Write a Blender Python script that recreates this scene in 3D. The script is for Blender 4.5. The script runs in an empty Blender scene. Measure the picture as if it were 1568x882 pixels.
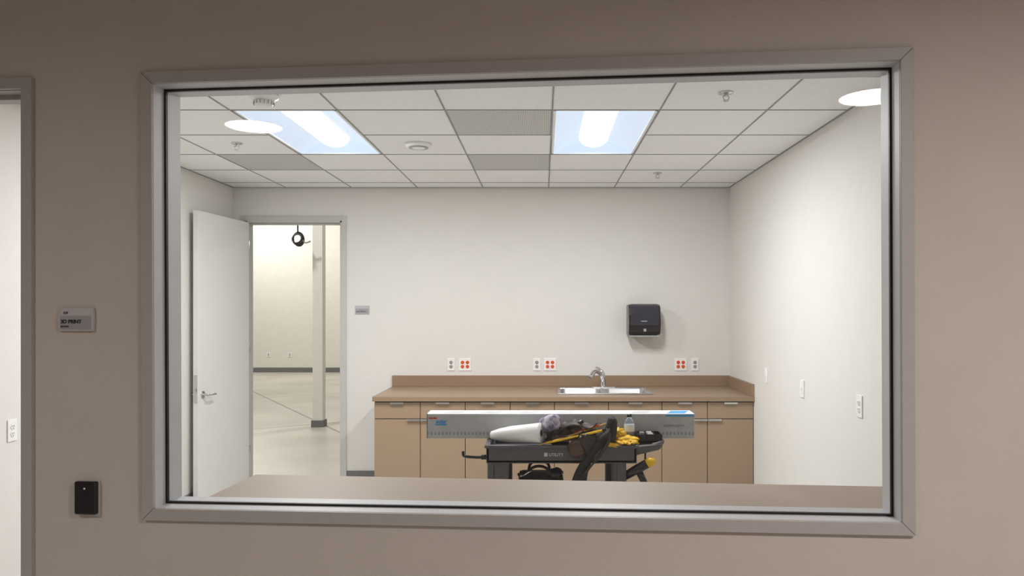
import bpy, bmesh, math, random
from mathutils import Matrix, Vector, noise
random.seed(4)
sc = bpy.context.scene
sc.view_settings.view_transform = 'Standard'
sc.view_settings.look = 'None'
CZ = 1.61
CEIL = 2.744
# ------------------------------------------------------------------ materials
def mat(name, col, rough=0.5, metal=0.0, var=0.04, nscale=8.0, bump=0.0, bscale=200.0,
        emit=None, estr=0.0, spec=0.5, trans=0.0, alpha=1.0, col2=None, detail=4.0):
    m = bpy.data.materials.new(name); m.use_nodes = True
    nt = m.node_tree; N = nt.nodes; L = nt.links
    b = N['Principled BSDF']
    b.inputs['Roughness'].default_value = rough
    b.inputs['Metallic'].default_value = metal
    b.inputs['Specular IOR Level'].default_value = spec
    b.inputs['Transmission Weight'].default_value = trans
    b.inputs['Alpha'].default_value = alpha
    tc = N.new('ShaderNodeTexCoord')
    nz = N.new('ShaderNodeTexNoise'); nz.inputs['Scale'].default_value = nscale
    nz.inputs['Detail'].default_value = detail
    L.new(tc.outputs['Object'], nz.inputs['Vector'])
    cr = N.new('ShaderNodeValToRGB')
    c2 = col2 if col2 else tuple(min(1, c*(1+var)) for c in col)
    c1 = col if col2 else tuple(c*(1-var) for c in col)
    cr.color_ramp.elements[0].color = (*c1, 1); cr.color_ramp.elements[0].position = 0.35
    cr.color_ramp.elements[1].color = (*c2, 1); cr.color_ramp.elements[1].position = 0.65
    L.new(nz.outputs['Fac'], cr.inputs['Fac'])
    L.new(cr.outputs['Color'], b.inputs['Base Color'])
    if bump > 0:
        n2 = N.new('ShaderNodeTexNoise'); n2.inputs['Scale'].default_value = bscale
        L.new(tc.outputs['Object'], n2.inputs['Vector'])
        bp = N.new('ShaderNodeBump'); bp.inputs['Strength'].default_value = bump
        bp.inputs['Distance'].default_value = 0.002
        L.new(n2.outputs['Fac'], bp.inputs['Height']); L.new(bp.outputs['Normal'], b.inputs['Normal'])
    if emit:
        b.inputs['Emission Color'].default_value = (*emit, 1)
        b.inputs['Emission Strength'].default_value = estr
    return m

M_room = mat('paint_room', (0.765, 0.745, 0.715), 0.75, var=0.01, bump=0.15, bscale=350)
M_hall = mat('paint_hall_dimmed', (0.56, 0.505, 0.470), 0.75, var=0.015, bump=0.25, bscale=300)  # white wall paint, with the dim warm hall light put into its colour
M_ware = mat('paint_warehouse', (0.78, 0.76, 0.70), 0.8, var=0.02)
M_tile = mat('ceiling_tile', (0.90, 0.895, 0.89), 0.9, var=0.04, nscale=120, bump=0.5, bscale=400)
M_grid = mat('grid_metal', (0.27, 0.27, 0.275), 0.5)
M_frame = mat('frame_paint', (0.42, 0.40, 0.395), 0.5, 0.0, var=0.02, nscale=40)
M_alu = mat('frame_reveal', (0.60, 0.60, 0.62), 0.5, 0.1, var=0.02)
M_black = mat('black_gasket', (0.006, 0.006, 0.006), 0.5)
M_door = mat('door_paint', (0.78, 0.77, 0.755), 0.45, var=0.01)
M_jamb = mat('jamb_paint', (0.56, 0.56, 0.55), 0.4, 0.1, var=0.01)
M_base = mat('rubber_base', (0.16, 0.16, 0.17), 0.6)
M_cab = mat('cabinet_laminate', (0.345, 0.245, 0.163), 0.45, var=0.02, nscale=60)
M_ctr = mat('counter_laminate', (0.30, 0.205, 0.134), 0.4, var=0.03, nscale=150)
M_sill = mat('sill_laminate', (0.41, 0.32, 0.25), 0.5, var=0.04, nscale=200)
M_nick = mat('nickel', (0.62, 0.61, 0.60), 0.28, 1.0)
M_steel = mat('stainless', (0.55, 0.55, 0.57), 0.3, 1.0)
M_chrome = mat('chrome', (0.60, 0.60, 0.61), 0.12, 1.0)
M_white = mat('white_plastic', (0.90, 0.89, 0.88), 0.35, var=0.01)
M_wgrey = mat('grey_plastic', (0.36, 0.36, 0.36), 0.4)
M_orange = mat('orange_receptacle', (0.80, 0.10, 0.03), 0.4)
M_dark = mat('dark_slot', (0.03, 0.03, 0.03), 0.6)
M_bpl = mat('black_plastic', (0.012, 0.012, 0.015), 0.22)
M_bpl2 = mat('smoke_plastic', (0.03, 0.03, 0.045), 0.12)
M_sign = mat('sign_silver', (0.52, 0.52, 0.54), 0.4, 0.1)
M_signd = mat('sign_dark', (0.36, 0.35, 0.37), 0.45, 0.1)
M_ink = mat('ink', (0.02, 0.02, 0.025), 0.6)
M_cart = mat('cart_plastic', (0.085, 0.085, 0.095), 0.55, var=0.08, nscale=30, bump=0.3)
M_cartl = mat('cart_label', (0.5, 0.5, 0.5), 0.5)
M_rub = mat('caster_rubber', (0.05, 0.05, 0.05), 0.7)
M_leather = mat('belt_leather', (0.012, 0.010, 0.010), 0.6, col2=(0.045, 0.030, 0.022), nscale=14, bump=0.6, bscale=90)
M_leath2 = mat('brown_leather', (0.035, 0.02, 0.014), 0.6, col2=(0.09, 0.05, 0.032), nscale=14, bump=0.6, bscale=90)
M_nylon = mat('black_nylon', (0.01, 0.01, 0.012), 0.75, bump=0.5, bscale=300)
M_yel = mat('yellow_plastic', (0.85, 0.52, 0.02), 0.4, var=0.08)
M_yelc = mat('yellow_cloth', (0.80, 0.48, 0.03), 0.75, var=0.15, nscale=12)
M_film = mat('white_film', (0.86, 0.86, 0.86), 0.4, var=0.03)
M_core = mat('cardboard_core', (0.30, 0.26, 0.30), 0.8)
M_purp = mat('purple_wrap', (0.10, 0.07, 0.16), 0.5, col2=(0.62, 0.60, 0.68), nscale=22)
M_tan = mat('handle_wood', (0.55, 0.36, 0.12), 0.5)
M_boxtop = mat('carton_top', (0.80, 0.82, 0.84), 0.6, col2=(0.70, 0.77, 0.83), nscale=25)
M_boxend = mat('carton_end', (0.22, 0.22, 0.23), 0.7)
M_blue = mat('blue_print', (0.05, 0.30, 0.62), 0.5)
M_red = mat('red_print', (0.5, 0.04, 0.03), 0.5)
M_txt = mat('print_grey', (0.25, 0.26, 0.28), 0.6)
M_pet = mat('clear_bottle', (0.85, 0.90, 0.95), 0.08, trans=0.9)
M_wire = mat('wire_black', (0.015, 0.015, 0.018), 0.5)
M_col = mat('column_paint', (0.80, 0.79, 0.76), 0.55, var=0.02)
M_bounce = mat('bounce_floor', (0.66, 0.65, 0.62), 0.4, var=0.03)  # unseen pale floor, added to bounce light up to the ceiling

# carton front: silver grey with printed ticks along the lower edge
def carton():
    m = mat('carton_front', (0.46, 0.465, 0.47), 0.6, var=0.05, nscale=30)
    nt = m.node_tree; N = nt.nodes; L = nt.links
    b = N['Principled BSDF']; tc = N.new('ShaderNodeTexCoord'); sp = N.new('ShaderNodeSeparateXYZ')
    L.new(tc.outputs['Object'], sp.inputs[0])
    def mth(op, a, v=None, v2=None):
        n = N.new('ShaderNodeMath'); n.operation = op
        if isinstance(a, (int, float)): n.inputs[0].default_value = a
        else: L.new(a, n.inputs[0])
        if v is not None:
            if isinstance(v, (int, float)): n.inputs[1].default_value = v
            else: L.new(v, n.inputs[1])
        return n.outputs[0]
    fx = mth('FRACT', mth('MULTIPLY', sp.outputs['X'], 48.0))
    t = mth('LESS_THAN', fx, 0.5)
    zlo = mth('GREATER_THAN', sp.outputs['Z'], 0.907); zhi = mth('LESS_THAN', sp.outputs['Z'], 0.924)
    f = mth('MULTIPLY', mth('MULTIPLY', t, zlo), zhi)
    f = mth('MULTIPLY', f, 0.5)
    mx = N.new('ShaderNodeMix'); mx.data_type = 'RGBA'
    src = b.inputs['Base Color'].links[0].from_socket
    L.new(f, mx.inputs['Factor']); L.new(src, mx.inputs[6]); mx.inputs[7].default_value = (0.12, 0.12, 0.13, 1)
    L.new(mx.outputs[2], b.inputs['Base Color'])
    return m
M_carton = carton()

def vent():
    m = mat('vent_perforated', (0.42, 0.41, 0.41), 0.6)
    nt = m.node_tree; N = nt.nodes; L = nt.links
    b = N['Principled BSDF']; tc = N.new('ShaderNodeTexCoord')
    v = N.new('ShaderNodeTexVoronoi'); v.inputs['Scale'].default_value = 90; v.inputs['Randomness'].default_value = 0.0
    L.new(tc.outputs['Object'], v.inputs['Vector'])
    cr = N.new('ShaderNodeValToRGB')
    cr.color_ramp.elements[0].position = 0.25; cr.color_ramp.elements[0].color = (0.32, 0.32, 0.32, 1)
    cr.color_ramp.elements[1].position = 0.4; cr.color_ramp.elements[1].color = (0.64, 0.63, 0.62, 1)
    L.new(v.outputs['Distance'], cr.inputs['Fac']); L.new(cr.outputs['Color'], b.inputs['Base Color'])
    return m
M_vent = vent()

def concrete():
    m = mat('concrete_floor', (0.40, 0.375, 0.335), 0.35, col2=(0.52, 0.49, 0.44), nscale=0.9, detail=8)
    nt = m.node_tree; N = nt.nodes; L = nt.links
    b = N['Principled BSDF']; tc = N.new('ShaderNodeTexCoord')
    mp = N.new('ShaderNodeMapping'); mp.inputs['Rotation'].default_value = (0, 0, math.radians(-32))
    mp.inputs['Location'].default_value = (0.7, 0.3, 0)
    L.new(tc.outputs['Object'], mp.inputs['Vector'])
    br = N.new('ShaderNodeTexBrick'); br.offset = 0.0
    br.inputs['Scale'].default_value = 1.0; br.inputs['Mortar Size'].default_value = 0.018
    br.inputs['Brick Width'].default_value = 3.6; br.inputs['Row Height'].default_value = 3.6
    br.inputs['Color1'].default_value = (0, 0, 0, 1); br.inputs['Color2'].default_value = (0, 0, 0, 1)
    br.inputs['Mortar'].default_value = (1, 1, 1, 1)
    L.new(mp.outputs['Vector'], br.inputs['Vector'])
    src = b.inputs['Base Color'].links[0].from_socket
    mx = N.new('ShaderNodeMix'); mx.data_type = 'RGBA'
    L.new(br.outputs['Color'], mx.inputs['Factor']); L.new(src, mx.inputs[6])
    mx.inputs[7].default_value = (0.16, 0.15, 0.14, 1)
    L.new(mx.outputs[2], b.inputs['Base Color'])
    return m
M_floor = concrete()

def glassmat():
    m = bpy.data.materials.new('window_glass'); m.use_nodes = True
    nt = m.node_tree; N = nt.nodes; L = nt.links
    N.remove(N['Principled BSDF']); out = N['Material Output']
    tr = N.new('ShaderNodeBsdfTransparent'); tr.inputs[0].default_value = (0.97, 0.98, 0.975, 1)
    gl = N.new('ShaderNodeBsdfGlossy'); gl.inputs['Roughness'].default_value = 0.0
    fr = N.new('ShaderNodeFresnel'); fr.inputs['IOR'].default_value = 1.55
    mx = N.new('ShaderNodeMixShader')
    L.new(fr.outputs[0], mx.inputs[0]); L.new(tr.outputs[0], mx.inputs[1]); L.new(gl.outputs[0], mx.inputs[2])
    L.new(mx.outputs[0], out.inputs['Surface'])
    return m
M_glass = glassmat()
M_basket = mat('lamp_lens', (0.8, 0.8, 0.8), 0.5, emit=(0.92, 0.96, 1.0), estr=0.75)
M_basin = mat('reflector_glow', (0.45, 0.48, 0.54), 0.5, emit=(0.66, 0.80, 1.0), estr=0.66)  # lit look of the reflector painted in as emission; the lamp faces away
M_canring = mat('can_trim', (0.8, 0.8, 0.8), 0.3)

# ------------------------------------------------------------------ builder
class B:
    def __init__(s, M=None):
        s.bm = bmesh.new(); s.mats = []; s.M = M or Matrix.Identity(4)
    def mi(s, m):
        if m not in s.mats: s.mats.append(m)
        return s.mats.index(m)
    def merge(s, bm, m, smooth=False, M=None):
        i = s.mi(m); T = s.M @ M if M else s.M
        bmesh.ops.recalc_face_normals(bm, faces=bm.faces[:])
        vm = {v: s.bm.verts.new(T @ v.co) for v in bm.verts}
        for f in bm.faces:
            try: nf = s.bm.faces.new([vm[v] for v in f.verts])
            except ValueError: continue
            nf.material_index = i; nf.smooth = smooth
        bm.free()
    def box(s, x0, x1, y0, y1, z0, z1, m, bev=0.0, M=None, seg=2):
        bm = bmesh.new(); bmesh.ops.create_cube(bm, size=1)
        for v in bm.verts:
            v.co = Vector((x0+(v.co.x+.5)*(x1-x0), y0+(v.co.y+.5)*(y1-y0), z0+(v.co.z+.5)*(z1-z0)))
        if bev: bmesh.ops.bevel(bm, geom=bm.edges[:], offset=bev, segments=seg, affect='EDGES', profile=0.5)
        s.merge(bm, m, bev > 0.012, M)
    def hexa(s, pts, m, bev=0, M=None, smooth=False):
        bm = bmesh.new(); v = [bm.verts.new(p) for p in pts]
        for f in ((3,2,1,0),(4,5,6,7),(0,1,5,4),(1,2,6,5),(2,3,7,6),(3,0,4,7)): bm.faces.new([v[i] for i in f])
        if bev: bmesh.ops.bevel(bm, geom=bm.edges[:], offset=bev, segments=2, affect='EDGES', profile=0.5)
        s.merge(bm, m, smooth, M)
    def prism(s, poly, axis, a0, a1, m, bev=0, M=None, smooth=False):
        def mk(p, a):
            return (a, p[0], p[1]) if axis == 'x' else (p[0], a, p[1]) if axis == 'y' else (p[0], p[1], a)
        bm = bmesh.new()
        A = [bm.verts.new(mk(p, a0)) for p in poly]; C = [bm.verts.new(mk(p, a1)) for p in poly]
        bm.faces.new(A); bm.faces.new(C[::-1]); n = len(poly)
        for i in range(n): bm.faces.new((A[i], A[(i+1) % n], C[(i+1) % n], C[i]))
        if bev: bmesh.ops.bevel(bm, geom=bm.edges[:], offset=bev, segments=2, affect='EDGES', profile=0.5)
        s.merge(bm, m, smooth, M)
    def tube(s, pts, r, m, seg=12, M=None, smooth=True, closed=False):
        pts = [Vector(p) for p in pts]; n = len(pts)
        rs = r if isinstance(r, (list, tuple)) else [r]*n
        bm = bmesh.new(); rings = []; nrm = None
        for i, p in enumerate(pts):
            if closed: t = pts[(i+1) % n]-pts[i-1]
            else: t = pts[min(i+1, n-1)]-pts[max(i-1, 0)]
            t.normalize()
            if nrm is None:
                nrm = Vector((0, 0, 1)) if abs(t.z) < .9 else Vector((1, 0, 0))
            nrm = (nrm-t*nrm.dot(t)).normalized(); bi = t.cross(nrm)
            rings.append([bm.verts.new(p+(nrm*math.cos(2*math.pi*k/seg)+bi*math.sin(2*math.pi*k/seg))*rs[i]) for k in range(seg)])
        for i in range(n if closed else n-1):
            a = rings[i]; b = rings[(i+1) % n]
            for k in range(seg): bm.faces.new((a[k], a[(k+1) % seg], b[(k+1) % seg], b[k]))
        if not closed:
            bm.faces.new(rings[0][::-1]); bm.faces.new(rings[-1])
        s.merge(bm, m, smooth, M)
    def cyl(s, p0, p1, r, m, r2=None, seg=28, M=None, smooth=True):
        p0 = Vector(p0); p1 = Vector(p1); r2 = r if r2 is None else r2
        d = (p1-p0); e = min(.002, d.length*.2); d.normalize()
        s.tube([p0, p0+d*1e-4, p0+d*e, p1-d*e, p1-d*1e-4, p1], [max(r-e*.5, 1e-4), r-e*.3, r, r2, r2-e*.3, max(r2-e*.5, 1e-4)], m, seg, M, smooth)
    def lathe(s, prof, c, m, seg=32, M=None, smooth=True):
        bm = bmesh.new(); rings = []; c = Vector(c)
        for (r, z) in prof:
            r = max(r, 1e-4)
            rings.append([bm.verts.new(c+Vector((r*math.cos(2*math.pi*k/seg), r*math.sin(2*math.pi*k/seg), z))) for k in range(seg)])
        for a, b in zip(rings, rings[1:]):
            for k in range(seg): bm.faces.new((a[k], a[(k+1) % seg], b[(k+1) % seg], b[k]))
        bm.faces.new(rings[0][::-1]); bm.faces.new(rings[-1])
        s.merge(bm, m, smooth, M)
    def blob(s, c, sc_, m, amp=.15, fr=2.0, seed=0, rot=(0, 0, 0), pw=1.0, sub=4):
        bm = bmesh.new(); bmesh.ops.create_icosphere(bm, subdivisions=sub, radius=1)
        R = Matrix.Rotation(rot[2], 4, 'Z') @ Matrix.Rotation(rot[1], 4, 'Y') @ Matrix.Rotation(rot[0], 4, 'X')
        for v in bm.verts:
            d = v.co.copy()
            if pw != 1: d = Vector([math.copysign(abs(q)**pw, q) for q in d])
            k = 1+amp*noise.noise(v.co*fr+Vector((seed*7.3, seed, 0)))+amp*.5*noise.noise(v.co*fr*2.7+Vector((0, seed*3.1, 5)))
            v.co = Vector(c)+(R @ Vector((d.x*sc_[0]*k, d.y*sc_[1]*k, d.z*sc_[2]*k)))
        s.merge(bm, m, True)
    def ribbon(s, pts, w, t, m, side=(0, 1, 0), smooth=True):
        pts = [Vector(p) for p in pts]; sd = Vector(side).normalized(); n = len(pts)
        ws = w if isinstance(w, (list, tuple)) else [w]*n
        bm = bmesh.new(); R = []
        for i, p in enumerate(pts):
            tg = (pts[min(i+1, n-1)]-pts[max(i-1, 0)]).normalized(); nn = tg.cross(sd).normalized()
            R.append([bm.verts.new(p+sd*a*ws[i]/2+nn*b*t/2) for a, b in ((-1, -1), (1, -1), (1, 1), (-1, 1))])
        for a, b in zip(R, R[1:]):
            for k in range(4): bm.faces.new((a[k], a[(k+1) % 4], b[(k+1) % 4], b[k]))
        bm.faces.new(R[0][::-1]); bm.faces.new(R[-1])
        s.merge(bm, m, smooth)
    def text(s, txt, size, m, M, depth=.0008, bold=0.0):
        cu = bpy.data.curves.new('t', 'FONT'); cu.body = txt; cu.size = size; cu.extrude = depth; cu.offset = bold
        o = bpy.data.objects.new('t', cu); sc.collection.objects.link(o)
        dg = bpy.context.evaluated_depsgraph_get(); me = bpy.data.meshes.new_from_object(o.evaluated_get(dg))
        bm = bmesh.new(); bm.from_mesh(me); bpy.data.objects.remove(o); bpy.data.meshes.remove(me)
        s.merge(bm, m, False, M)
    def done(s, name, bis=None):
        if bis:
            bmesh.ops.bisect_plane(s.bm, geom=s.bm.verts[:]+s.bm.edges[:]+s.bm.faces[:], plane_co=bis[0], plane_no=bis[1], clear_inner=bis[2], clear_outer=not bis[2])
        me = bpy.data.meshes.new(name); s.bm.to_mesh(me); s.bm.free()
        for m in s.mats: me.materials.append(m)
        o = bpy.data.objects.new(name, me); sc.collection.objects.link(o)
        return o

def smoothpath(pts, n=6):
    P = [Vector(p) for p in pts]; out = []
    for i in range(len(P)-1):
        a = P[max(i-1, 0)]; b = P[i]; c = P[i+1]; d = P[min(i+2, len(P)-1)]
        for k in range(n):
            t = k/n
            out.append(0.5*((2*b)+(c-a)*t+(2*a-5*b+4*c-d)*t*t+(3*b-a-3*c+d)*t**3))
    out.append(P[-1]); return out

# ------------------------------------------------------------------ frames of reference
ANG = math.radians(-4.78)
F = Matrix.Translation((-1.163, 2.17, 0)) @ Matrix.Rotation(ANG, 4, 'Z')
FR = F @ Matrix.Translation((1.08, 0, 1.65)) @ Matrix.Rotation(math.radians(-.25), 4, 'Y') @ Matrix.Translation((-1.08, 0, -1.65))
XL, XR, YB = -2.89, 1.744, 6.95
vdir = F.to_3x3() @ Vector((0, 1, 0))
pmid = F @ Vector((0, .065, 0))

# ------------------------------------------------------------------ shell
b = B(F)
for (u0, u1, z0, z1) in ((-3.2, -1.27, 0, CEIL), (-1.27, -.355, 2.275, CEIL), (-.355, .015, 0, CEIL),
                         (.015, 2.145, 0, 1.017), (.015, 2.145, 2.287, CEIL), (2.145, 4.0, 0, CEIL)):
    b.box(u0, u1, 0, .065, z0, z1, M_hall); b.box(u0, u1, .065, .13, z0, z1, M_room)
b.done('wall_front')

b = B()
DX0, DX1, DH = -2.77, -1.875, 2.43
b.box(-12, DX0, YB, YB+.12, 0, 5.5, M_room); b.box(DX1, 7, YB, YB+.12, 0, 5.5, M_room)
b.box(DX0, DX1, YB, YB+.12, DH, 5.5, M_room); b.done('wall_back')
b = B(); b.box(XL-.12, XL, 2.0, YB, 0, CEIL+.1, M_room); b.done('wall_left', (pmid+vdir*.05, vdir, True))
b = B(); b.box(XR, XR+.12, 1.5, YB, 0, CEIL+.1, M_room); b.done('wall_right', (pmid+vdir*.05, vdir, True))
b = B(); b.box(-12, 7, -2.0, 19.2, -.1, 0, M_floor)
b.box(XL, XR, 2.0, YB, -.01, .0025, M_bounce); b.done('floor')

# ceiling tiles + grid + fixtures
XC = [0.055+.6125*k for k in range(-5, 4)]
YR = [6.68-.61*k for k in range(0, 9)]
b = B(); g = B(); vt = B()
xs = sorted([XL]+[x for x in XC if XL < x < XR]+[XR]); ys = sorted([YB]+[y for y in YR]+[1.7])
def near(a, c): return abs(a-c) < .03
for i in range(len(xs)-1):
    for j in range(len(ys)-1):
        x0, x1, y0, y1 = xs[i], xs[i+1], ys[j], ys[j+1]
        troff = (near(x0, .055) or near(x0, -1.7825)) and (near(y0, 4.24) or near(y0, 4.85))
        isv = (near(x0, -.5575) and (near(y0, 4.24) or near(y0, 5.46))) or (near(x0, -2.395) and near(y0, 5.46))
        if troff: continue
        if isv: vt.box(x0+.006, x1-.006, y0+.006, y1-.006, CEIL-.001, CEIL+.012, M_vent)
        else: b.box(x0+.003, x1-.003, y0+.003, y1-.003, CEIL, CEIL+.015, M_tile)
b.box(XL, XR, 1.7, YB, CEIL+.16, CEIL+.18, M_tile)
b.done('ceiling', (pmid, vdir, True)); vt.done('ceiling_vent')
W = .0045
for x in xs[1:-1]:
    g.box(x-W, x+W, 1.7, YB, CEIL-.003, CEIL+.02, M_grid)
for y in ys[1:-1]:
    for i in range(len(xs)-1):
        if near(y, 4.85) and (near(xs[i], .055) or near(xs[i], -1.7825)): continue
        g.box(xs[i]+W, xs[i+1]-W, y-W, y+W, CEIL-.003, CEIL+.02, M_grid)
g.box(XL, XL+.012, 1.7, YB, CEIL-.004, CEIL, M_grid); g.box(XR-.012, XR, 1.7, YB, CEIL-.004, CEIL, M_grid)
g.box(XL, XR, YB-.012, YB, CEIL-.004, CEIL, M_grid)
g.done('ceiling_grid', (pmid+vdir*.07, vdir, True))

def troffer(cx, cy):
    T = Matrix.Translation((cx, cy, CEIL)); b = B(T)
    hx, hy = .298, .602
    for a in ((-hx, hx, -hy, -hy+.015), (-hx, hx, hy-.015, hy), (-hx, -hx+.015, -hy, hy), (hx-.015, hx, -hy, hy)):
        b.box(*a, -.001, .004, M_white)
    n = 10
    for sx in (-1, 1):
        bm = bmesh.new(); rows = []
        for k in range(n+1):
            t = k/n; x = (hx-.014)-(hx-.014-.10)*t; z = .003+.085*math.sin(t*math.pi/2)
            rows.append([bm.verts.new((sx*x, -hy+.014, z)), bm.verts.new((sx*x, hy-.014, z))])
        for r0, r1 in zip(rows, rows[1:]): bm.faces.new((r0[0], r0[1], r1[1], r1[0]))
        b.merge(bm, M_basin, True)
    b.box(-.11, .11, -hy+.014, hy-.014, .086, .092, M_basin)
    for sy in (-1, 1):
        b.box(-hx+.012, hx-.012, min(sy*(hy-.012), sy*(hy-.016)), max(sy*(hy-.012), sy*(hy-.016)), 0, .095, M_basin)
    bm = bmesh.new(); rings = []; L_ = .50
    for j in range(25):
        y = -L_+2*L_*j/24; e = 1.0
        d = L_-abs(y)
        if d < .06: e = math.sqrt(max(0.0, 1-((.06-d)/.06)**2))*.9+.1
        rings.append([bm.verts.new((.105*math.cos(math.pi*k/16)*(.6+.4*e), y, .088-.075*math.sin(math.pi*k/16)*e)) for k in range(17)])
    for r0, r1 in zip(rings, rings[1:]):
        for k in range(16): bm.faces.new((r0[k], r0[k+1], r1[k+1], r1[k]))
    b.merge(bm, M_basket, True)
    b.box(-.30, .30, -.60, .60, .100, .14, M_white)
    o = b.done('ceiling_light')
    l = bpy.data.lights.new('lamp', 'AREA'); l.shape = 'RECTANGLE'; l.size = .10; l.size_y = .86
    l.energy = 46; l.color = (1.0, .993, .985)
    lo = bpy.data.objects.new('lamp_tube', l); sc.collection.objects.link(lo); lo.location = (cx, cy, CEIL+.009)
    lo.parent = o
    return o
troffer(.055+.30625, 4.85); troffer(-1.7825+.30625, 4.85)

# baseboards
b = B(); b.box(DX1+.04, -1.395, YB-.008, YB, 0, .1, M_base); b.done('baseboard_back')
b = B(); b.box(XL, XL+.008, 2.55, YB-.01, 0, .1, M_base); b.done('baseboard_left')
b = B(); b.box(XR-.008, XR, 2.75, 6.1, 0, .1, M_base); b.done('baseboard_right')

# hallway
b = B(); b.box(-4.4, 3.0, -2.0, 3.2, CEIL, CEIL+.06, M_hall); b.done('ceiling_hall', (pmid, vdir, False))
b = B(); b.box(-4.4, 3.0, -2.1, -2.0, 0, CEIL, M_hall); b.done('wall_hall_rear')
b = B(); b.box(-4.5, -4.35, -2.0, 2.4, 0, CEIL, M_hall); b.done('wall_hall_left')
b = B(); b.box(2.82, 2.95, -2.0, 1.83, 0, CEIL, M_hall); b.done('wall_hall_right')
def can(x, y, pw, col):
    b = B(Matrix.Translation((x, y, CEIL)))
    b.lathe([(.165, .0), (.19, -.001), (.195, -.005), (.185, -.009), (.168, -.006), (.165, 0)], (0, 0, 0), M_canring, 40)
    o = b.done('recessed_downlight')
    l = bpy.data.lights.new('lamp', 'AREA'); l.shape = 'DISK'; l.size = .33; l.energy = pw; l.color = col
    l.spread = math.radians(166)
    lo = bpy.data.objects.new('downlight_lamp', l); sc.collection.objects.link(lo); lo.location = (x, y, CEIL-.004); lo.parent = o
can(-2.18, -.02, 22, (1, .945, .89)); can(1.43, .02, 52, (1, .945, .90))

# ------------------------------------------------------------------ warehouse
b = B(); b.box(-12, 7, 18.9, 19.0, 0, 5.5, M_ware); b.done('wall_warehouse_far')
b = B(); b.box(-12.1, -12, 7, 19, 0, 5.5, M_ware); b.done('wall_warehouse_left')
b = B(); b.box(7, 7.1, 7, 19, 0, 5.5, M_ware); b.done('wall_warehouse_right')
b = B(); b.box(-12, 7, 7.0, 19, 5.5, 5.6, M_ware); b.done('ceiling_warehouse')
b = B(); b.box(-12, 7, 18.88, 18.9, 0, .12, M_base); b.done('baseboard_warehouse')
b = B(); b.box(-3.14, -3.0, 10.15, 10.29, 0, 5.5, M_col, .006); b.box(-3.155, -2.985, 10.135, 10.305, 0, .09, M_base, .004)
b.done('steel_column')
for k, (x, y, pw) in enumerate(((-7.0, 17.3, 150), (-3.6, 17.3, 90), (-4.3, 8.4, 120), (-1, 12.5, 120))):  # unseen high bays, added to brighten the warehouse and the column face
    b = B(Matrix.Translation((x, y, 0)))
    b.lathe([(.05, 5.5), (.05, 5.2), (.12, 5.1), (.25, 4.9), (.26, 4.88), (.24, 4.88), (.1, 5.05), (.0, 5.05)], (0, 0, 0), M_alu)
    o = b.done('added_high_bay_lamp')
    l = bpy.data.lights.new('lamp', 'AREA'); l.shape = 'DISK'; l.size = .4; l.energy = pw; l.color = (1, .97, .91)
    lo = bpy.data.objects.new('added_high_bay_light', l); sc.collection.objects.link(lo); lo.location = (x, y, 4.87); lo.parent = o
# hanging cable coil
b = B(); cx, cy, cz = -3.29, 10.0, 2.55
b.tube([(cx, cy, 5.5), (cx, cy, cz+.09)], .010, M_wire, 8)
for k in range(5):
    r = .06+.008*k; ph = k*.5
    pts = [(cx+r*math.cos(a)*(1-.08*k), cy+.02*k-.04+.03*math.sin(a+ph), cz+r*math.sin(a)) for a in [2*math.pi*q/28 for q in range(28)]]
    b.tube(pts, .009, M_wire, 8, closed=True)
b.tube(smoothpath([(cx+.05, cy, cz), (cx+.1, cy, cz-.05), (cx+.17, cy, cz-.03)]), .012, M_wgrey, 8)
b.done('hanging_cable_coil')

# ------------------------------------------------------------------ outlets etc.
def plate(name, T, w=.07, h=.115, kinds=('g',)):
    b = B(T)
    b.box(-w/2, w/2, -.007, -.0005, -h/2, h/2, M_white, .002)
    n = len(kinds)
    for i, kd in enumerate(kinds):
        x = (i-(n-1)/2)*.046
        if kd == 's':
            b.box(x-.017, x+.017, -.009, -.004, -.034, .034, M_white, .001)
            b.box(x-.006, x+.006, -.014, -.008, -.012, .012, M_white, .002)
            continue
        mm = {'g': M_white, 'd': M_wgrey, 'o': M_orange}[kd]
        for sz in (-.0195, .0195):
            b.cyl((x, -.005, sz), (x, -.010, sz), .0165, mm, seg=24)
            for dx in (-.006, .006): b.box(x+dx-.0012, x+dx+.0012, -.0108, -.0098, sz-.001, sz+.008, M_dark)
            b.cyl((x, -.0098, sz-.009), (x, -.0108, sz-.009), .0028, M_dark, seg=10)
    return b.done(name)
Tb = lambda x, z: Matrix.Translation((x, YB, z))
for x, ks, w in ((-.855, 'd', .07), (-.725, 'oo', .115), (-.055, 'd', .07), (.068, 'oo', .115), (1.287, 'oo', .115), (1.42, 'd', .07)):
    plate('wall_outlet', Tb(x, 1.092), w, .118, tuple(ks))
Tr = lambda y, z: Matrix.Translation((XR, y, z)) @ Matrix.Rotation(math.radians(-90), 4, 'Z')
plate('light_switch', Tr(5.80, 1.09), .07, .118, ('s',)); plate('light_switch', Tr(4.995, 1.075), .07, .118, ('s',))
plate('wall_outlet', Tr(4.09, 1.075), .07, .122, ('g',))
Tl = Matrix.Translation((XL, 4.05, .95)) @ Matrix.Rotation(math.radians(90), 4, 'Z')
plate('wall_outlet', Tl, .07, .118, ('g',))
for x in (-6.96, -6.42): plate('wall_outlet', Matrix.Translation((x, 18.9, .45)), .1, .12, ('d',))

# back sign
b = B(Matrix.Translation((-1.683, YB-.001, 1.60)))
b.box(-.067, .067, -.008, 0, -.04, .04, M_sign, .003); b.box(-.06, .06, -.010, -.007, -.033, .012, M_signd, .001)
b.text('ELECTRICAL', .017, M_ink, Matrix.Translation((-.055, -.0105, -.02)) @ Matrix.Rotation(math.pi/2, 4, 'X'))
b.done('room_sign')

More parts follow.
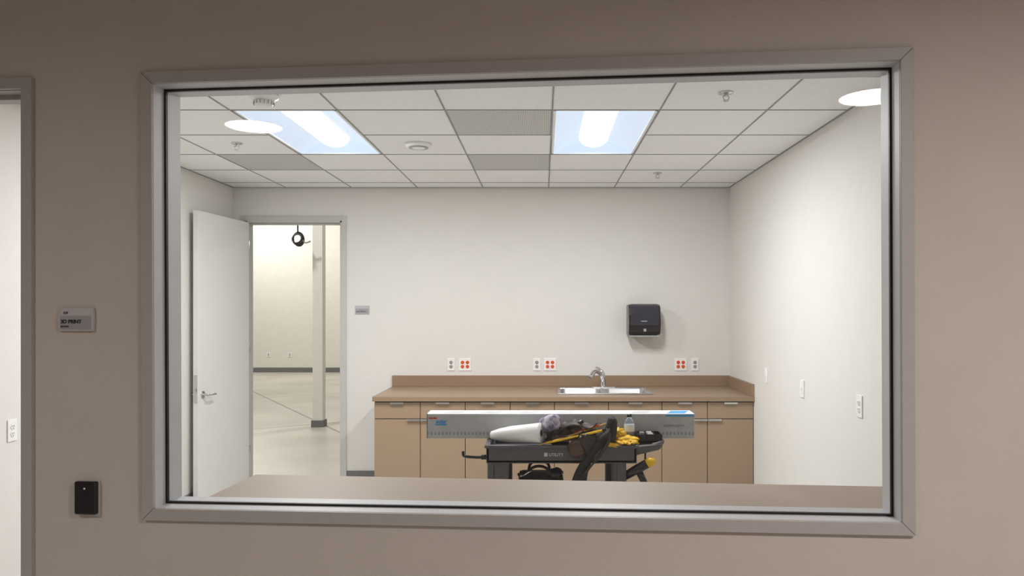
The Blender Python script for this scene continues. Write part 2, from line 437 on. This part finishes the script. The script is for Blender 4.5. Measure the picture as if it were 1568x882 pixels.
# front sign (3D PRINT)
b = B(F @ Matrix.Translation((-.203, -.001, 1.578)))
poly = [(-.052, -.033), (.054, -.033), (.056, 0), (.054, .035), (-.044, .035), (-.052, .024), (-.056, 0)]
b.prism(poly, 'y', -.010, 0, M_sign, .002)
b.box(-.046, .049, -.0125, -.009, -.027, .010, M_signd, .001)
b.box(-.046, .049, -.0115, -.009, .012, .028, M_sign, .001)
b.text('3D PRINT', .0150, M_ink, Matrix.Translation((-.043, -.0130, -.010)) @ Matrix.Rotation(math.pi/2, 4, 'X'), bold=.0003)
b.text('ROOM', .008, M_ink, Matrix.Translation((-.043, -.0130, -.022)) @ Matrix.Rotation(math.pi/2, 4, 'X'))
b.text('229', .010, M_ink, Matrix.Translation((-.036, -.0120, .017)) @ Matrix.Rotation(math.pi/2, 4, 'X'))
b.done('room_sign')
# card reader
b = B(F @ Matrix.Translation((-.166, -.001, 1.058)))
b.box(-.034, .034, -.006, 0, -.054, .050, M_sign, .002)
b.box(-.033, .033, -.022, -.005, -.046, .050, M_bpl, .005, seg=3)
b.cyl((0, -.0215, .03), (0, -.0228, .03), .003, M_white, seg=12)
b.done('card_reader')

# ------------------------------------------------------------------ window
def ring(b, u0, u1, z0, z1, w, v0, v1, m, gap=0.0, bev=0.0):
    o = [(u0, z0), (u1, z0), (u1, z1), (u0, z1)]
    i = [(u0+w, z0+w), (u1-w, z0+w), (u1-w, z1-w), (u0+w, z1-w)]
    for k in range(4):
        a, c = o[k], o[(k+1) % 4]; ci, ai = i[(k+1) % 4], i[k]
        dx, dz = c[0]-a[0], c[1]-a[1]; l = math.hypot(dx, dz); dx /= l; dz /= l
        q = [(a[0]+dx*gap, a[1]+dz*gap), (c[0]-dx*gap, c[1]-dz*gap), (ci[0]-dx*gap, ci[1]-dz*gap), (ai[0]+dx*gap, ai[1]+dz*gap)]
        b.prism(q, 'y', v0, v1, m, bev)
WZ0, WZ1, WU = 1.002, 2.302, 2.160
b = B(FR)
ring(b, 0, WU, WZ0, WZ1, .034, -.014, -.0, M_frame, .0006, .0012)
ring(b, .016, WU-.016, WZ0+.016, WZ1-.016, .0185, -.004, .05, M_alu)
ring(b, .016, WU-.016, WZ0+.016, WZ1-.016, .0245, .048, .058, M_black)
ring(b, .016, WU-.016, WZ0+.016, WZ1-.016, .018, .062, .132, M_alu)
ring(b, .0, WU, WZ0, WZ1, .030, .1315, .142, M_alu, .0006, .001)
fr_ = b.done('window_1')
b = B(FR); bm = bmesh.new()
vs = [bm.verts.new(p) for p in ((.03, .06, WZ0+.03), (WU-.03, .06, WZ0+.03), (WU-.03, .06, WZ1-.03), (.03, .06, WZ1-.03))]
bm.faces.new(vs); b.merge(bm, M_glass); go = b.done('glass_pane'); go.parent = fr_

# front doorway frame at left
b = B(F)
for (u0, u1, z0, z1) in ((-.371, -.338, 0, 2.291), (-1.287, -1.254, 0, 2.291), (-1.254, -.371, 2.258, 2.291)):
    b.box(u0, u1, -.014, 0, z0, z1, M_frame, .001); b.box(u0, u1, .13, .144, z0, z1, M_frame, .001)
b.box(-.374, -.354, 0, .13, 0, 2.276, M_frame); b.box(-1.271, -1.251, 0, .13, 0, 2.276, M_frame)
b.box(-1.251, -.374, 0, .13, 2.256, 2.276, M_frame)
b.box(-.388, -.374, .045, .085, 0, 2.256, M_frame); b.box(-1.251, -.388, .045, .085, 2.242, 2.256, M_frame)
b.done('door_frame')

# ------------------------------------------------------------------ back door
def lever(b, T, side=1):
    b.cyl((0, 0, 0), (0, -.008, 0), .030, M_nick, M=T); b.cyl((0, -.006, 0), (0, -.05, 0), .011, M_nick, M=T)
    b.tube(smoothpath([(0, -.048, 0), (side*.02, -.056, 0), (side*.07, -.056, -.002), (side*.12, -.050, -.006)]), .0095, M_nick, 10, M=T)
b = B()
b.box(DX0-.045, DX0, YB-.014, YB, 0, DH+.045, M_jamb, .001); b.box(DX1, DX1+.045, YB-.014, YB, 0, DH+.045, M_jamb, .001)
b.box(DX0, DX1, YB-.014, YB, DH, DH+.045, M_jamb, .001)
for x0, x1 in ((DX0, DX0+.014), (DX1-.014, DX1)): b.box(x0, x1, YB-.014, YB+.134, 0, DH, M_jamb)
b.box(DX0, DX1, YB-.014, YB+.134, DH-.014, DH, M_jamb)
b.box(DX0, DX1, YB+.05, YB+.09, DH-.03, DH-.014, M_jamb)
hinge = Vector((DX0+.016, YB-.02, 0))
ang = math.atan2(-.875, -.068)
T = Matrix.Translation(hinge) @ Matrix.Rotation(ang, 4, 'Z')
b.box(.004, .880, -.022, .022, .012, DH-.018, M_door, .002, M=T)
b.box(.8785, .8815, -.014, .014, .84, 1.07, M_nick, M=T)
b.box(.880, .889, -.008, .008, .93, .96, M_nick, .001, M=T)
Ta = T @ Matrix.Translation((.815, .022, .905)) @ Matrix.Rotation(math.pi, 4, 'Z')
Tc = T @ Matrix.Translation((.815, -.022, .905))
lever(b, Ta, 1); lever(b, Tc, -1)
for z in (.25, 1.2, 2.15): b.cyl((0, 0, z), (0, 0, z+.1), .009, M_nick, M=T @ Matrix.Translation((-.002, .022, 0)))
b.done('door_1')

# ------------------------------------------------------------------ cabinets + counter
CT = .888; YF = 6.12; CX0 = -1.403
b = B()
bx = [-1.393, -1.011, -.640, -.269, .097, .543, .984, 1.360, 1.740]
b.box(-1.391, 1.742, 6.17, 6.93, .10, .66, M_cab); b.box(-1.391, .09, 6.17, 6.93, .66, CT-.04, M_cab); b.box(.99, 1.742, 6.17, 6.93, .66, CT-.04, M_cab)
b.box(.09, .99, 6.17, 6.19, .66, CT-.04, M_cab)
b.box(-1.37, 1.742, 6.24, 6.9, 0, .10, M_base)
for i in range(8):
    x0, x1 = bx[i]+.0028, bx[i+1]-.0028
    b.box(x0, x1, 6.148, 6.168, .705, .838, M_cab, .001); b.box(x0, x1, 6.148, 6.168, .105, .6985, M_cab, .001)
    c = (x0+x1)/2
    b.box(c-.055, c+.055, 6.128, 6.150, .8385, .8405, M_nick); b.box(c-.055, c+.055, 6.127, 6.1295, .826, .8405, M_nick)
    h0 = x1-.11 if i % 2 == 0 else x0+.0
    b.box(h0, h0+.11, 6.128, 6.150, .7002, .7022, M_nick); b.box(h0, h0+.11, 6.127, 6.1295, .688, .7022, M_nick)
b.box(-1.391, 1.742, 6.168, 6.172, .10, CT-.04, M_dark)
sx0, sx1, sy0, sy1 = .145, .915, 6.30, 6.72
z0 = CT-.04
b.box(CX0, sx0, YF, YB-.001, z0, CT, M_ctr, .003); b.box(sx1, XR-.001, YF, YB-.001, z0, CT, M_ctr, .003)
b.box(sx0-.004, sx1+.004, YF, sy0, z0, CT, M_ctr, .003); b.box(sx0-.004, sx1+.004, sy1, YB-.001, z0, CT, M_ctr, .003)
b.box(CX0, XR-.001, YB-.022, YB-.001, CT, CT+.102, M_ctr, .002); b.box(XR-.022, XR-.001, YF+.01, YB-.02, CT, CT+.102, M_ctr, .002)
b.done('base_cabinet')

# sink
b = B()
zt = CT+.010
rx0, rx1, ry0, ry1 = .125, .935, 6.27, 6.80
def rr(x0, x1, y0, y1, r, n=6):
    pts = []
    for (cx, cy, a0) in ((x1-r, y1-r, 0), (x0+r, y1-r, 90), (x0+r, y0+r, 180), (x1-r, y0+r, 270)):
        for k in range(n+1):
            a = math.radians(a0+90*k/n); pts.append((cx+r*math.cos(a), cy+r*math.sin(a)))
    return pts
def loft(b, loops, m, smooth=True, cap=True):
    bm = bmesh.new(); R = [[bm.verts.new(p) for p in l] for l in loops]; n = len(R[0])
    for a, c in zip(R, R[1:]):
        for k in range(n): bm.faces.new((a[k], a[(k+1) % n], c[(k+1) % n], c[k]))
    if cap: bm.faces.new(R[-1])
    b.merge(bm, m, smooth)
for (x0, x1, y0, y1) in ((rx0, rx1, ry0, 6.305), (rx0, rx1, 6.685, ry1), (rx0, .155, 6.30, 6.69), (.905, rx1, 6.30, 6.69), (.515, .545, 6.30, 6.69)):
    b.box(x0, x1, y0, y1, CT+.001, zt, M_steel, .003)
for (x0, x1) in ((.155, .515), (.545, .905)):
    lo = lambda ins, z: [(p[0], p[1], z) for p in rr(x0+ins, x1-ins, 6.305+ins, 6.685-ins, .05)]
    loft(b, [lo(-.004, zt-.002), lo(.004, zt-.008), lo(.012, CT-.15), lo(.05, CT-.18)], M_steel)
    b.cyl(((x0+x1)/2, 6.5, CT-.179), ((x0+x1)/2, 6.5, CT-.172), .045, M_chrome)
b.done('kitchen_sink')
# faucet
b = B(Matrix.Translation((.545, 6.745, zt)))
b.box(-.11, .11, -.028, .028, 0, .008, M_chrome, .0035)
b.lathe([(.028, .006), (.027, .02), (.024, .05), (.023, .10), (.021, .115)], (0, 0, 0), M_chrome)
b.tube(smoothpath([(0, 0, .05), (-.02, -.03, .115), (-.055, -.075, .150), (-.09, -.12, .150), (-.12, -.155, .105)]), [.021]*6+[.018]*6+[.017]*6+[.020]*6+[.021], M_chrome, 16)
b.tube(smoothpath([(0, 0, .10), (-.005, .0, .13), (-.03, .0, .165), (-.065, -.01, .185)]), [.022]*5+[.017]*5+[.011]*5+[.008]*4, M_chrome, 14)
b.done('kitchen_faucet')

# paper towel dispenser
b = B(Matrix.Translation((.925, YB-.003, 1.505)))
prof = [(0, .145), (-.15, .145), (-.185, .125), (-.205, .05), (-.210, -.03), (-.205, -.10), (-.18, -.13), (0, -.14)]
b.prism(prof, 'x', -.145, .145, M_bpl, .012, smooth=False)
prof2 = [(-.10, .150), (-.155, .150), (-.194, .128), (-.214, .05), (-.218, -.045), (-.19, -.045), (-.10, -.04)]
b.prism(prof2, 'x', -.128, .128, M_bpl2, .008)
b.box(-.13, .13, -.19, -.06, -.150, -.136, M_wgrey, .003)
b.box(-.035, .02, -.2195, -.216, -.01, -.002, M_wgrey)
b.box(-.012, .012, -.2165, -.205, -.10, -.075, M_wgrey, .002)
b.done('paper_towel_dispenser')

# smoke detectors / sprinklers
b = B(Matrix.Translation((-1.476, 3.94, CEIL)))
b.lathe([(.075, 0), (.077, -.012), (.070, -.022), (.058, -.026), (.056, -.034)], (0, 0, 0), M_white)
b.lathe([(.050, -.034), (.052, -.045), (.044, -.060), (.034, -.068), (.0, -.070)], (0, 0, 0), M_white)
for k in range(16):
    a = k*math.pi/8; b.box(-.0015, .0015, .0495, .0535, -.056, -.038, M_wgrey, M=Matrix.Rotation(a, 4, 'Z'))
b.done('smoke_detector')
b = B(Matrix.Translation((-.855, 5.12, CEIL)))
b.lathe([(.090, 0), (.092, -.010), (.085, -.020), (.06, -.026), (.03, -.034), (.0, -.036)], (0, 0, 0), M_white)
b.lathe([(.066, -.02), (.068, -.028), (.060, -.030), (.05, -.030)], (0, 0, 0), M_wgrey); b.done('smoke_detector')
for x, y in ((.96, 3.9), (.957, 6.2), (-2.09, 5.09)):
    b = B(Matrix.Translation((x, y, CEIL)))
    b.lathe([(.038, 0), (.037, -.006), (.022, -.008)], (0, 0, 0), M_chrome)
    b.cyl((0, 0, -.005), (0, 0, -.02), .012, M_nick)
    for s_ in (-1, 1): b.tube([(s_*.011, 0, -.018), (s_*.016, 0, -.03), (s_*.004, 0, -.043)], .003, M_nick, 8)
    b.cyl((0, 0, -.043), (0, 0, -.046), .016, M_nick); b.done('ceiling_sprinkler')

# ------------------------------------------------------------------ near counter
b = B(F)
b.box(.055, 2.865, .145, .583, .965, 1.0, M_sill, .003)
b.box(.075, 2.85, .55, .57, .88, .965, M_sill)
for u in (.08, 1.45, 2.80): b.box(u, u+.03, .16, .55, 0, .965, M_sill)
b.done('window_counter')

# ------------------------------------------------------------------ cart
RZ = .887
b = B()
x0, x1, y0, y1 = -.30, .50, 3.95, 4.45
def tray(z0, z1, xa, xb, ya, yb, t=.02, fl=.03):
    b.box(xa, xb, ya, yb, z0, z0+.02, M_cart, .004)
    for (a0, a1, c0, c1) in ((xa, xb, ya, ya+t), (xa, xb, yb-t, yb), (xa, xa+t, ya, yb), (xb-t, xb, ya, yb)):
        b.box(a0, a1, c0, c1, z0, z1, M_cart, .006)
    b.box(xa-.006, xb+.006, ya-.010, ya+.012, z1-.018, z1, M_cart, .006); b.box(xa-.006, xb+.006, yb-.012, yb+.010, z1-.018, z1, M_cart, .006)
    b.box(xa-.010, xa+.012, ya, yb, z1-.018, z1, M_cart, .006); b.box(xb-.012, xb+.010, ya, yb, z1-.018, z1, M_cart, .006)
tray(RZ-.098, RZ, x0, x1, y0, y1); tray(.52, .585, x0, x1, y0, y1); tray(.20, .27, x0, x1, y0, y1)
for (xa, s_) in ((x0+.005, 1), (x1-.055-.045, -1)):
    for ya in (y0+.004, y1-.064):
        w = .115 if s_ == 1 else .075
        xa2 = xa if s_ == 1 else x1-.13
        b.box(xa2, xa2+w, ya, ya+.06, .22, RZ-.08, M_cart, .012)
        b.box(xa2+w*.3, xa2+w*.34, ya-.001, ya+.02, .28, RZ-.1, M_dark)
        b.cyl((xa2+w/2, ya+.03, .14), (xa2+w/2, ya+.03, .21), .012, M_nick); b.box(xa2+w/2-.02, xa2+w/2+.02, ya, ya+.06, .125, .14, M_nick)
        for q in (-.022, .018): b.box(xa2+w/2-.018, xa2+w/2+.018, ya+.03+q, ya+.034+q, .05, .135, M_nick)
        b.cyl((xa2+w/2, ya+.015, .0625), (xa2+w/2, ya+.045, .0625), .0625, M_rub)
b.hexa([(x1-.01, y0+.01, RZ-.06), (.63, y0+.05, RZ-.035), (.63, y1-.05, RZ-.035), (x1-.01, y1-.01, RZ-.06),
        (x1-.01, y0+.01, RZ-.01), (.65, y0+.04, RZ+.0), (.65, y1-.04, RZ+.0), (x1-.01, y1-.01, RZ-.01)], M_cart, .008)
b.tube(smoothpath([(.59, y0+.05, RZ-.012), (.632, y0+.06, RZ-.002), (.648, y0+.12, RZ+.006), (.648, y1-.12, RZ+.006), (.632, y1-.06, RZ-.002), (.59, y1-.05, RZ-.012)]), .014, M_cart, 12)
b.text('UTILITY', .022, M_cartl, Matrix.Translation((.032, y0-.0012, RZ-.058)) @ Matrix.Rotation(math.pi/2, 4, 'X'), bold=.0005)
b.box(.007, .025, y0-.002, y0+.002, RZ-.060, RZ-.040, M_cartl, .0005)
b.done('utility_cart')
# hook bar
b = B()
b.tube(smoothpath([(-.295, 4.0, .815), (-.34, 4.0, .812), (-.40, 4.0, .815), (-.425, 4.0, .822), (-.428, 4.0, .845)]), .008, M_bpl, 10)
b.cyl((-.33, 4.0, .812), (-.30, 4.0, .815), .013, M_bpl)
b.done('cord_hook')

# long carton
b = B()
bx0, bx1, by0, by1, bz0, bz1 = -.645, .845, 4.15, 4.29, RZ+.001, RZ+.138
b.box(bx0, bx1, by0, by1, bz0, bz1-.003, M_carton, .001)
b.box(bx0-.001, bx1+.001, by0-.001, by1+.001, bz1-.004, bz1, M_boxtop)
b.box(bx0-.002, bx0, by0+.003, by1-.003, bz0+.003, bz1-.006, M_boxend)
b.box(bx0-.0015, bx0+.004, by0-.0015, by0+.004, bz0, bz1, M_boxend)
b.box(bx0+.01, bx0+.055, by0-.0015, by0, bz1-.028, bz1-.020, M_red)
b.text('solar', .030, M_blue, Matrix.Translation((bx0+.05, by0-.001, bz0+.085)) @ Matrix.Rotation(math.pi/2, 4, 'X'), bold=.001)
b.box(bx0+.045, bx0+.11, by0-.0015, by0, bz0+.073, bz0+.081, M_blue)
b.text('EXAMPLE.COM', .017, M_txt, Matrix.Translation((bx1-.17, by0-.001, bz0+.065)) @ Matrix.Rotation(math.pi/2, 4, 'X'))
b.box(bx1-.16, bx1-.002, by0-.0015, by0, bz1-.014, bz1-.004, M_blue)
for k in range(7):
    xx = bx0+.08+k*.21; b.prism([(xx, by0+.02), (xx+.10, by0+.02), (xx+.14, by1-.02), (xx+.04, by1-.02)], 'z', bz1, bz1+.0006, M_blue if k == 6 else M_sign)
b.done('long_cardboard_box')

# film roll
b = B()
p0 = Vector((-.282, 4.085, RZ+.030)); p1 = Vector((-.008, 3.985, RZ+.058)); d = (p1-p0).normalized()
b.tube([p0, p0+d*.001, p0+d*.004, p0+d*.05, p0+d*.12, p1-d*.004, p1-d*.001, p1-d*.0005], [.016, .020, .022, .034, .045, .055, .053, .022], M_film, 36)
b.cyl(p1-d*.02, p1+d*.001, .021, M_core); b.cyl(p1-d*.0, p1+d*.0016, .015, M_dark)
b.done('plastic_film_roll')

# purple wrapped tape roll
b = B()
b.tube([(.010, 4.06, RZ+.088), (.013, 4.05, RZ+.090), (.045, 4.01, RZ+.108), (.070, 3.985, RZ+.118), (.071, 3.984, RZ+.1185)], [.030, .042, .045, .042, .028], M_purp, 28)
b.blob((.02, 4.07, RZ+.045), (.05, .045, .045), M_purp, .2, 2.2, 3)
b.cyl((.069, 3.986, RZ+.1175), (.073, 3.982, RZ+.120), .018, M_core)
b.done('stretch_wrap_roll')

# level / yellow stick and rod
b = B()
b.tube([(.02, 3.95, RZ+.012), (.315, 3.935, RZ+.080)], .0065, M_yel, 8)
b.tube([(.315, 3.935, RZ+.080), (.335, 3.934, RZ+.086)], .009, M_bpl, 8)
b.done('marking_stick')
b = B()
b.tube([(-.02, 3.95, RZ-.0), (.12, 3.96, RZ+.04), (.34, 3.98, RZ+.11)], .0045, M_tan, 8); b.done('wooden_dowel')

# tool belt
b = B()
b.blob((.15, 4.07, RZ+.03), (.14, .075, .055), M_leather, .35, 2.5, 1, pw=.8)
b.blob((.21, 4.03, RZ+.045), (.085, .055, .06), M_leath2, .3, 2.5, 5, rot=(0, .3, 0), pw=.75)
b.blob((.10, 4.03, RZ+.055), (.06, .05, .045), M_leather, .3, 2.5, 8, rot=(0, -.4, 0), pw=.7)
b.blob((.365, 4.0, RZ+.06), (.030, .035, .085), M_nylon, .15, 2.0, 2, rot=(0, .15, 0), pw=.7)
b.blob((.33, 4.0, RZ+.02), (.055, .045, .04), M_nylon, .2, 2.0, 6, pw=.7)
b.blob((.24, 3.955, RZ+.005), (.065, .035, .055), M_leather, .2, 2.4, 9, rot=(0, .5, 0), pw=.7)
b.blob((.175, 3.93, RZ-.015), (.038, .022, .042), M_leath2, .2, 2.4, 12, rot=(0, -.3, 0), pw=.65)
b.ribbon(smoothpath([(.34, 3.99, RZ+.08), (.31, 3.93, RZ+.04), (.275, 3.92, RZ-.02), (.235, 3.918, RZ-.07), (.205, 3.916, RZ-.13), (.19, 3.915, RZ-.19), (.185, 3.915, RZ-.26)]),
         [.06+.04*min(1, i/10) for i in range(37)], .010, M_nylon, side=(.86, 0, .5))
b.ribbon(smoothpath([(.34, 3.95, RZ+.05), (.33, 3.915, RZ+.0), (.29, 3.905, RZ-.06), (.245, 3.905, RZ-.11), (.215, 3.905, RZ-.15)]), .05, .007, M_leather, side=(.8, 0, .6))
b.ribbon(smoothpath([(.08, 3.99, RZ+.06), (.12, 3.97, RZ+.10), (.18, 3.96, RZ+.11), (.25, 3.97, RZ+.09), (.29, 3.98, RZ+.12)]), .04, .005, M_leather, side=(0, 1, .3))
b.ribbon(smoothpath([(.05, 3.97, RZ+.03), (.12, 3.955, RZ+.035), (.2, 3.945, RZ+.02), (.26, 3.94, RZ+.05)]), .035, .005, M_leath2, side=(0, .4, 1))
for x, z in ((.2, .05), (.225, .06), (.145, .02)): b.cyl((x, 3.935, RZ+z), (x, 3.93, RZ+z), .006, M_nick, seg=12)
b.tube([(.12, 4.0, RZ+.07), (.215, 3.97, RZ+.125)], .010, M_bpl, 10)
b.tube([(.17, 3.98, RZ+.06), (.30, 3.96, RZ+.105)], .005, M_red, 10)
b.done('tool_belt')

# yellow cloth / gloves
b = B()
b.blob((.450, 4.03, RZ+.010), (.070, .05, .026), M_yelc, .35, 2.0, 4)
b.blob((.415, 4.05, RZ+.040), (.034, .035, .034), M_yelc, .35, 2.0, 7)
b.blob((.36, 3.955, RZ+.0), (.05, .02, .012), M_yelc, .4, 2.6, 11, rot=(0, .1, 0))
for k, (dx, dz) in enumerate(((0, 0), (.028, .004), (.05, -.003), (.078, .004))):
    b.blob((.41+dx, 3.975-.004*(k % 2), RZ+.008+dz), (.014, .035, .009), M_yelc, .25, 2, 20+k, rot=(0, 0, .5-.3*k))
b.done('work_gloves')
# bottle
b = B(Matrix.Translation((.477, 4.10, RZ+.03)))
b.lathe([(.024, 0), (.028, .004), (.028, .06), (.026, .075), (.013, .092), (.011, .100)], (0, 0, 0), M_pet)
b.lathe([(.0286, .02), (.0288, .021), (.0288, .055), (.0286, .056)], (0, 0, 0), M_boxtop)
b.lathe([(.013, .098), (.014, .099), (.014, .112), (.012, .114), (.0, .114)], (0, 0, 0), M_bpl)
b.done('sanitizer_bottle')
# organiser on handle shelf
b = B()
ox0, ox1, oy0, oy1, oz = .515, .645, 4.02, 4.14, RZ+.004
b.box(ox0, ox1, oy0, oy1, oz, oz+.006, M_bpl)
for (a0, a1, c0, c1) in ((ox0, ox1, oy0, oy0+.005), (ox0, ox1, oy1-.005, oy1), (ox0, ox0+.005, oy0, oy1), (ox1-.005, ox1, oy0, oy1), (ox0+.045, ox0+.049, oy0, oy1), (ox0+.09, ox0+.094, oy0, oy1)):
    b.box(a0, a1, c0, c1, oz, oz+.04, M_bpl, .001)
b.box(ox0+.055, ox0+.085, oy0+.01, oy1-.01, oz+.006, oz+.043, M_wgrey, .004); b.cyl((ox0+.025, oy0+.04, oz+.006), (ox0+.025, oy0+.04, oz+.048), .014, M_wgrey)
b.done('tool_organizer')
# cordless drill hung under the handle
b = B()
b.tube([(.42, 4.0, .70), (.50, 3.97, .752), (.56, 3.96, .79)], [.020, .026, .024], M_bpl, 16)
b.tube([(.555, 3.96, .785), (.575, 3.958, .797), (.60, 3.955, .80)], [.027, .026, .015], M_yel, 16)
b.tube([(.51, 3.97, .75), (.535, 3.97, .70), (.55, 3.97, .66)], [.020, .018, .020], M_bpl, 14)
b.box(.51, .59, 3.935, 4.0, .60, .65, M_yel, .008)
b.tube([(.42, 4.0, .70), (.38, 4.01, .675)], [.010, .005], M_nick, 10)
b.tube(smoothpath([(.53, 3.97, .775), (.545, 3.97, .80), (.55, 3.99, .845)]), .005, M_nylon, 8)
b.done('cordless_drill')
# tool bag on middle shelf
b = B()
b.hexa([(-.15, 4.02, .542), (.13, 4.02, .542), (.13, 4.24, .542), (-.15, 4.24, .542), (-.13, 4.03, .70), (.11, 4.03, .70), (.11, 4.23, .70), (-.13, 4.23, .70)], M_nylon, .02, smooth=True)
for y in (4.05, 4.2): b.tube(smoothpath([(-.08, y, .68), (-.07, y, .735), (-.02, y, .755), (.03, y, .735), (.04, y, .68)]), .008, M_nylon, 8)
b.blob((.07, 4.05, .715), (.04, .04, .03), M_bpl, .2, 2, 3); b.blob((-.10, 4.06, .705), (.035, .04, .02), M_nylon, .3, 2, 5)
b.tube([(-.12, 4.03, .70), (-.06, 4.03, .735)], .006, M_nick, 8)
b.done('tool_bag')

# ------------------------------------------------------------------ world + camera
w = bpy.data.worlds.new('World'); sc.world = w; w.use_nodes = True
w.node_tree.nodes['Background'].inputs[0].default_value = (.8, .8, .85, 1); w.node_tree.nodes['Background'].inputs[1].default_value = .15
cam = bpy.data.cameras.new('camera'); cam.lens = 36*1140/1568; cam.sensor_width = 36; cam.shift_x = -.030; cam.shift_y = .0204
cam.clip_start = .05
co = bpy.data.objects.new('camera', cam); sc.collection.objects.link(co); co.location = (0, 0, CZ); co.rotation_euler = (math.pi/2, 0, 0)
sc.camera = co
